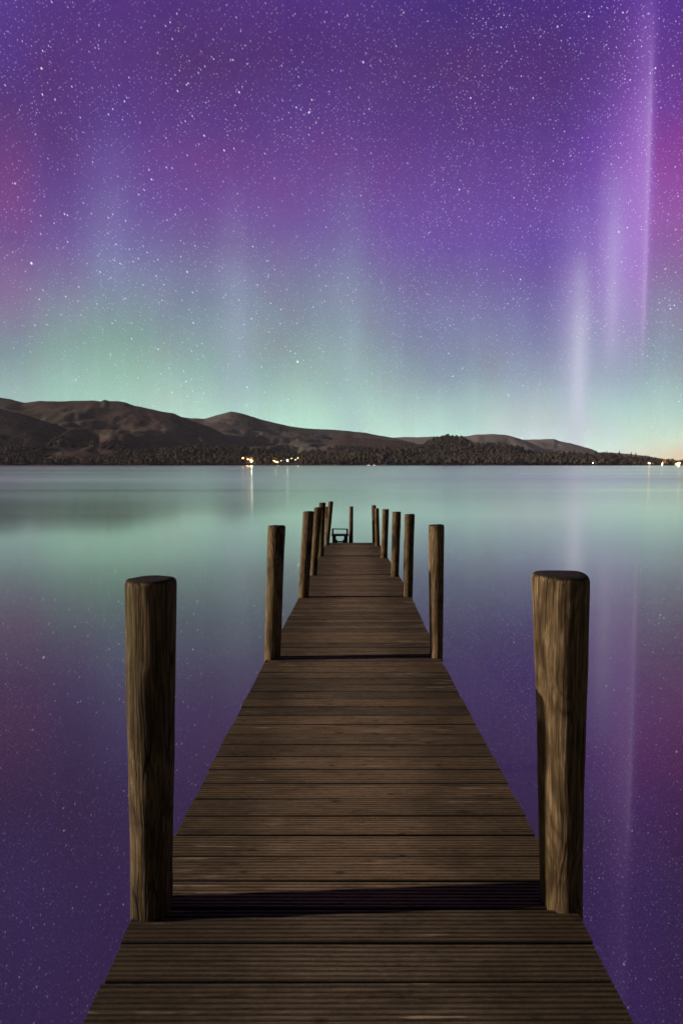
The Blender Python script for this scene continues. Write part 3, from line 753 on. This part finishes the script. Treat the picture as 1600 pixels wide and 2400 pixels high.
# near bay: follow the edges seen at the bottom of the frame
yA = 1.181 * W
la = ray(199, 2400)[0] * yA; ra = ray(1480, 2400)[0] * yA
gl = (NL[0] - la) / (NY[1] - yA); gr_ = (NRt[0] - ra) / (NY[1] - yA)
print('near', la, ra, NL, NRt, NZ)
NL = [NL[0] + (la - NL[0]) * 1.0] + NL; NRt = [NRt[0] + (ra - NRt[0]) * 1.0] + NRt; NZ = [NZ[0]] + NZ
def dz_(y): return float(np.interp(y, NY, NZ))
def dl_(y): return float(np.interp(y, NY, NL))
def dr_(y): return float(np.interp(y, NY, NRt))
_ys = np.linspace(0.9, NY[-1], 4000)
def _py(y):
    dz = (dz_(y) - CAMZ) / y; a = math.atan(-dz) - PITCH
    return 1200 + FPX * math.tan(a)
_pys = np.array([_py(y) for y in _ys])
def deck_y(py): return float(np.interp(-py, -_pys, _ys))

M_DECK = mat_deck(); M_POST = mat_post(); M_BEAM = mat_beam()
jetty = thing('jetty', 'long narrow wooden jetty of ridged boards between rough log posts, running out into the lake', 'jetty', (0.1, 0, 0))
JO = Vector((0.1, 0, 0))
NG = 7   # ridges per board
def board_profile(wd):
    """list of (offset along y, height, groove) over the top, from near edge to far edge"""
    P = [(0, -.028, 1.7), (0, -.005, 1.7), (.004, 0, .3)]
    pitch = (wd - .012) / NG
    for g in range(NG):
        a = .006 + pitch * (g + .5)
        P += [(a - pitch * .26, 0, 0), (a - pitch * .14, -.003, 1), (a + pitch * .14, -.003, 1), (a + pitch * .26, 0, 0)]
    P += [(wd - .004, 0, .3), (wd, -.005, 1.7), (wd, -.028, 1.7)]
    return P
post_cut = []
def section(y0, y1, label=None):
    n = max(2, round((y1 - y0) / 0.150)); pit = (y1 - y0) / n; V = []; F = []; GR = []; ED = []; BO = []
    for k in range(n):
        wd = pit - random.uniform(.009, .013); ya = y0 + k * pit + .004
        prof = [(a_, b_, 1.7 if b_ < -.02 else c_) for a_, b_, c_ in board_profile(wd)]; bt = random.random()
        el = random.uniform(-.0035, .0035); er = random.uniform(-.0035, .0035)
        dzb = random.uniform(-.0015, .0015); tilt = random.uniform(-.0015, .0015)
        nx = 14; b = len(V); cup = random.uniform(-.001, .001)
        sk = random.uniform(-.0025, .0025)
        for i in range(nx + 1):
            u = i / nx
            for (oy, oz, g) in prof:
                y = ya + oy + sk * (u - .5)
                L_, R_ = dl_(y) + el, dr_(y) + er
                x = L_ + (R_ - L_) * u
                V.append((x - JO.x, y, dz_(y) + oz + dzb + tilt * (u - .5) * 2 + cup * math.sin(u * 6 + k)))
                GR.append(g); ED.append(min(u, 1 - u)); BO.append(bt if y0 > 1 else bt * .4 - .30)  # near bay boards coloured darker, vignette put into their tone
        m = len(prof)
        for i in range(nx):
            for j in range(m - 1): a = b + i * m + j; F.append([a, a + m, a + m + 1, a + 1])
            F.append([b + i*m, b + i*m + m - 1, b + (i+1)*m + m - 1, b + (i+1)*m])
        F.append([b + j for j in range(m)]); F.append([b + nx * m + m - 1 - j for j in range(m)])
    o = mesh_obj('deck_section', V, F, M_DECK, jetty, attrs={'groove': GR, 'edge': ED, 'board': BO})
    if label: o['label'] = label
    # joists under this bay
    for fx in (.10, .5, .90):
        s = MB(); xa = dl_(y0) + (dr_(y0) - dl_(y0)) * fx; xb = dl_(y1) + (dr_(y1) - dl_(y1)) * fx
        s.beam((xa - JO.x, y0 + .01, dz_(y0) - .095), (xb - JO.x, y1 - .01, dz_(y1) - .095), .055, .13)
        s.build('joist', M_BEAM, jetty)
    return o
for i in range(len(NY) - 1):
    section(NY[i], NY[i+1])

def post(tl, tr, tpy, bl, br, bpy, label=None, seg=40, yoff=0.0, base_y=None):
    """log from the lake bed through the deck; pixel edges at its head and foot"""
    yf = deck_y(bpy) if base_y is None else base_y
    wpx = br - bl
    r0 = wpx / 2 / FPX * yf * 1.04; y = yf + r0 + yoff
    zc = math.cos(PITCH)
    zb = dz_(y)
    # radii from widths at the depth along the axis
    def depth(z): return y * math.cos(PITCH) + (CAMZ - z) * math.sin(PITCH)
    r0 = (br - bl) / 2 / FPX * depth(zb)
    ztop = CAMZ + ray(800, tpy)[1] * (y + r0)
    r1 = (tr - tl) / 2 / FPX * depth(ztop)
    xb = ((bl + br) / 2 - 800) / FPX * depth(zb); xt = ((tl + tr) / 2 - 800) / FPX * depth(ztop)
    H = ztop - zb; sl = (xt - xb) / H
    V = []; F = []; sd_ = random.uniform(0, 100)
    zs = list(np.linspace(-zb - 0.8, 0, 8)) + list(np.linspace(0, H - .018, 46))[1:]
    rim = [(H - .010, .985), (H - .004, .95), (H, .88), (H + .002, .60), (H + .001, .3)]
    rows = [(z, 1.0) for z in zs] + rim
    for z, k in rows:
        u = min(1, max(-.2, z / H)); r = r0 + (r1 - r0) * u; 
        for i in range(seg):
            a = 2 * math.pi * i / seg
            q = Vector((math.cos(a) * 1.3, math.sin(a) * 1.3, z * 2.0 + sd_))
            dd = 1 + .055 * mn.noise(q) + .022 * mn.noise(q * 3.1) + .018 * mn.noise(Vector((math.cos(a) * 7, math.sin(a) * 7, z * 1.5 + sd_)))
            knot = max(0, mn.noise(Vector((math.cos(a) * 2, math.sin(a) * 2, z * 5 + sd_ * 2))) - .35) * .12
            rr = r * (dd + knot) * k
            zz = z + (.006 * mn.noise(Vector((math.cos(a) * k, math.sin(a) * k, sd_))) if z > H - .03 else 0)
            V.append((sl * z + math.cos(a) * rr, math.sin(a) * rr, zz))
    n = len(rows)
    for j in range(n - 1):
        for i in range(seg): k2 = (i + 1) % seg; F.append([j*seg+i, j*seg+k2, (j+1)*seg+k2, (j+1)*seg+i])
    F.append([(n-1)*seg + i for i in range(seg)]); F.append([seg - 1 - i for i in range(seg)])
    o = mesh_obj('post', V, F, M_POST, jetty, smooth=True, loc=(xb - JO.x, y, zb))
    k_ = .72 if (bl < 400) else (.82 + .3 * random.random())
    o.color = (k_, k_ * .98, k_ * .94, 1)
    if label: o['label'] = label
    return o, (xb, y, zb, r0, r1, H)
P = []
for a in [
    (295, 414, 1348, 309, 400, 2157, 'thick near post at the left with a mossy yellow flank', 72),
    (1246, 1376, 1338, 1268, 1362, 2140, 'thick near post at the right with swirling grain and knots', 72),
    (628, 669, 1230, 619.5, 657, 1547, None, 48), (1003.5, 1040.5, 1229, 1007, 1037, 1543, None, 48),
    (710, 736, 1198, 699, 723, 1401, None, 40), (947.7, 971.3, 1204.5, 944, 966, 1400, None, 40),
    (735.6, 754.5, 1189, 727, 742.6, 1349, None, 32), (919, 939, 1199, 915.5, 934, 1352, None, 32),
    (747.5, 763, 1178, 746, 759, 1304, None, 28), (895.7, 911, 1193, 891.5, 907.5, 1308.5, None, 28),
    (769.5, 781, 1175, 760.5, 771.5, 1277.5, 'post leaning right at the far left end of the jetty', 24),
    (877, 887.5, 1191, 878.5, 890, 1280, None, 24),
]:
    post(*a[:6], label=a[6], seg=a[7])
yj = NY[-1]
post(762, 769, 1187.5, 761, 768, 1275, 'thin pale post partly behind the leaning one', 24, base_y=yj - .25)
post(870.5, 881, 1184, 872, 880, 1273, 'pale post partly hidden behind the last right hand post', 24, base_y=yj - .12)
post(818.6, 827.5, 1187, 817, 827, 1272, 'lone dark post standing mid way across the end of the jetty', 24, base_y=yj - .06)

# bench at the end of the jetty, seen from behind
bx0, bx1 = 777.5, 815.5; by = yj - 0.10
def bp(px, py): q = at(px, py, by); return q
zb = dz_(by); x0 = bp(bx0, 1272).x; x1 = bp(bx1, 1272).x
zt = bp(790, 1238.5).z; zs_ = bp(790, 1253.5).z
bench = thing('bench', 'small dark wooden bench frame at the far end of the jetty beside the lone post', 'bench', ((x0 + x1) / 2, by, zb))
hw = (x1 - x0) / 2; ht = zt - zb; hs = zs_ - zb; tk = hw * .11
br_ = MB(); br_.beam((-hw, 0, ht - tk * .5), (hw, 0, ht - tk * .5 - hw * .04), .05, tk * 1.0)
for sx in (-1, 1): br_.box(sx * (hw - tk) - tk, sx * (hw - tk) + tk, -.022, .022, hs, ht - tk)
br_.build('backrest', M_BEAM, bench)
st = MB()
for i in range(3): st.box(-hw - .01, hw + .01, -.02 + i * .115, .085 + i * .115, hs - .035, hs)
st.build('seat', M_BEAM, bench)
for sx in (-1, 1):
    l = MB(); xo = sx * hw * .95; xi = sx * hw * .50
    l.box(min(xo, xi), max(xo, xi), .0, .30, 0.0, hs - .036)
    l.build('leg', M_BEAM, bench)
    l = MB(); xi2 = sx * hw * .34
    l.box(min(xi * 1.0, xi2), max(xi * 1.0, xi2), .04, .26, 0.0, hs * .30); l.build('foot_block', M_BEAM, bench)
MB().box(-hw * .34, hw * .34, .10, .20, 0.0, hs * .14).build('stretcher', M_BEAM, bench)
print('posts ok')

# ------------------------------------------------------------------ night air over the lake
hz, n = mat("lake_haze")
n.n('ShaderNodeOutputMaterial', {'Volume': n.n('ShaderNodeVolumePrincipled', {'Color': (0.72, 0.76, 0.92, 1), 'Density': 3.4e-5, 'Anisotropy': 0.0}).outputs[0]})
mb = MB().box(-9500, 9500, -9500, 9500, -6.0, 560.0)
hzo = mb.build('haze', hz); hzo['kind'] = 'stuff'
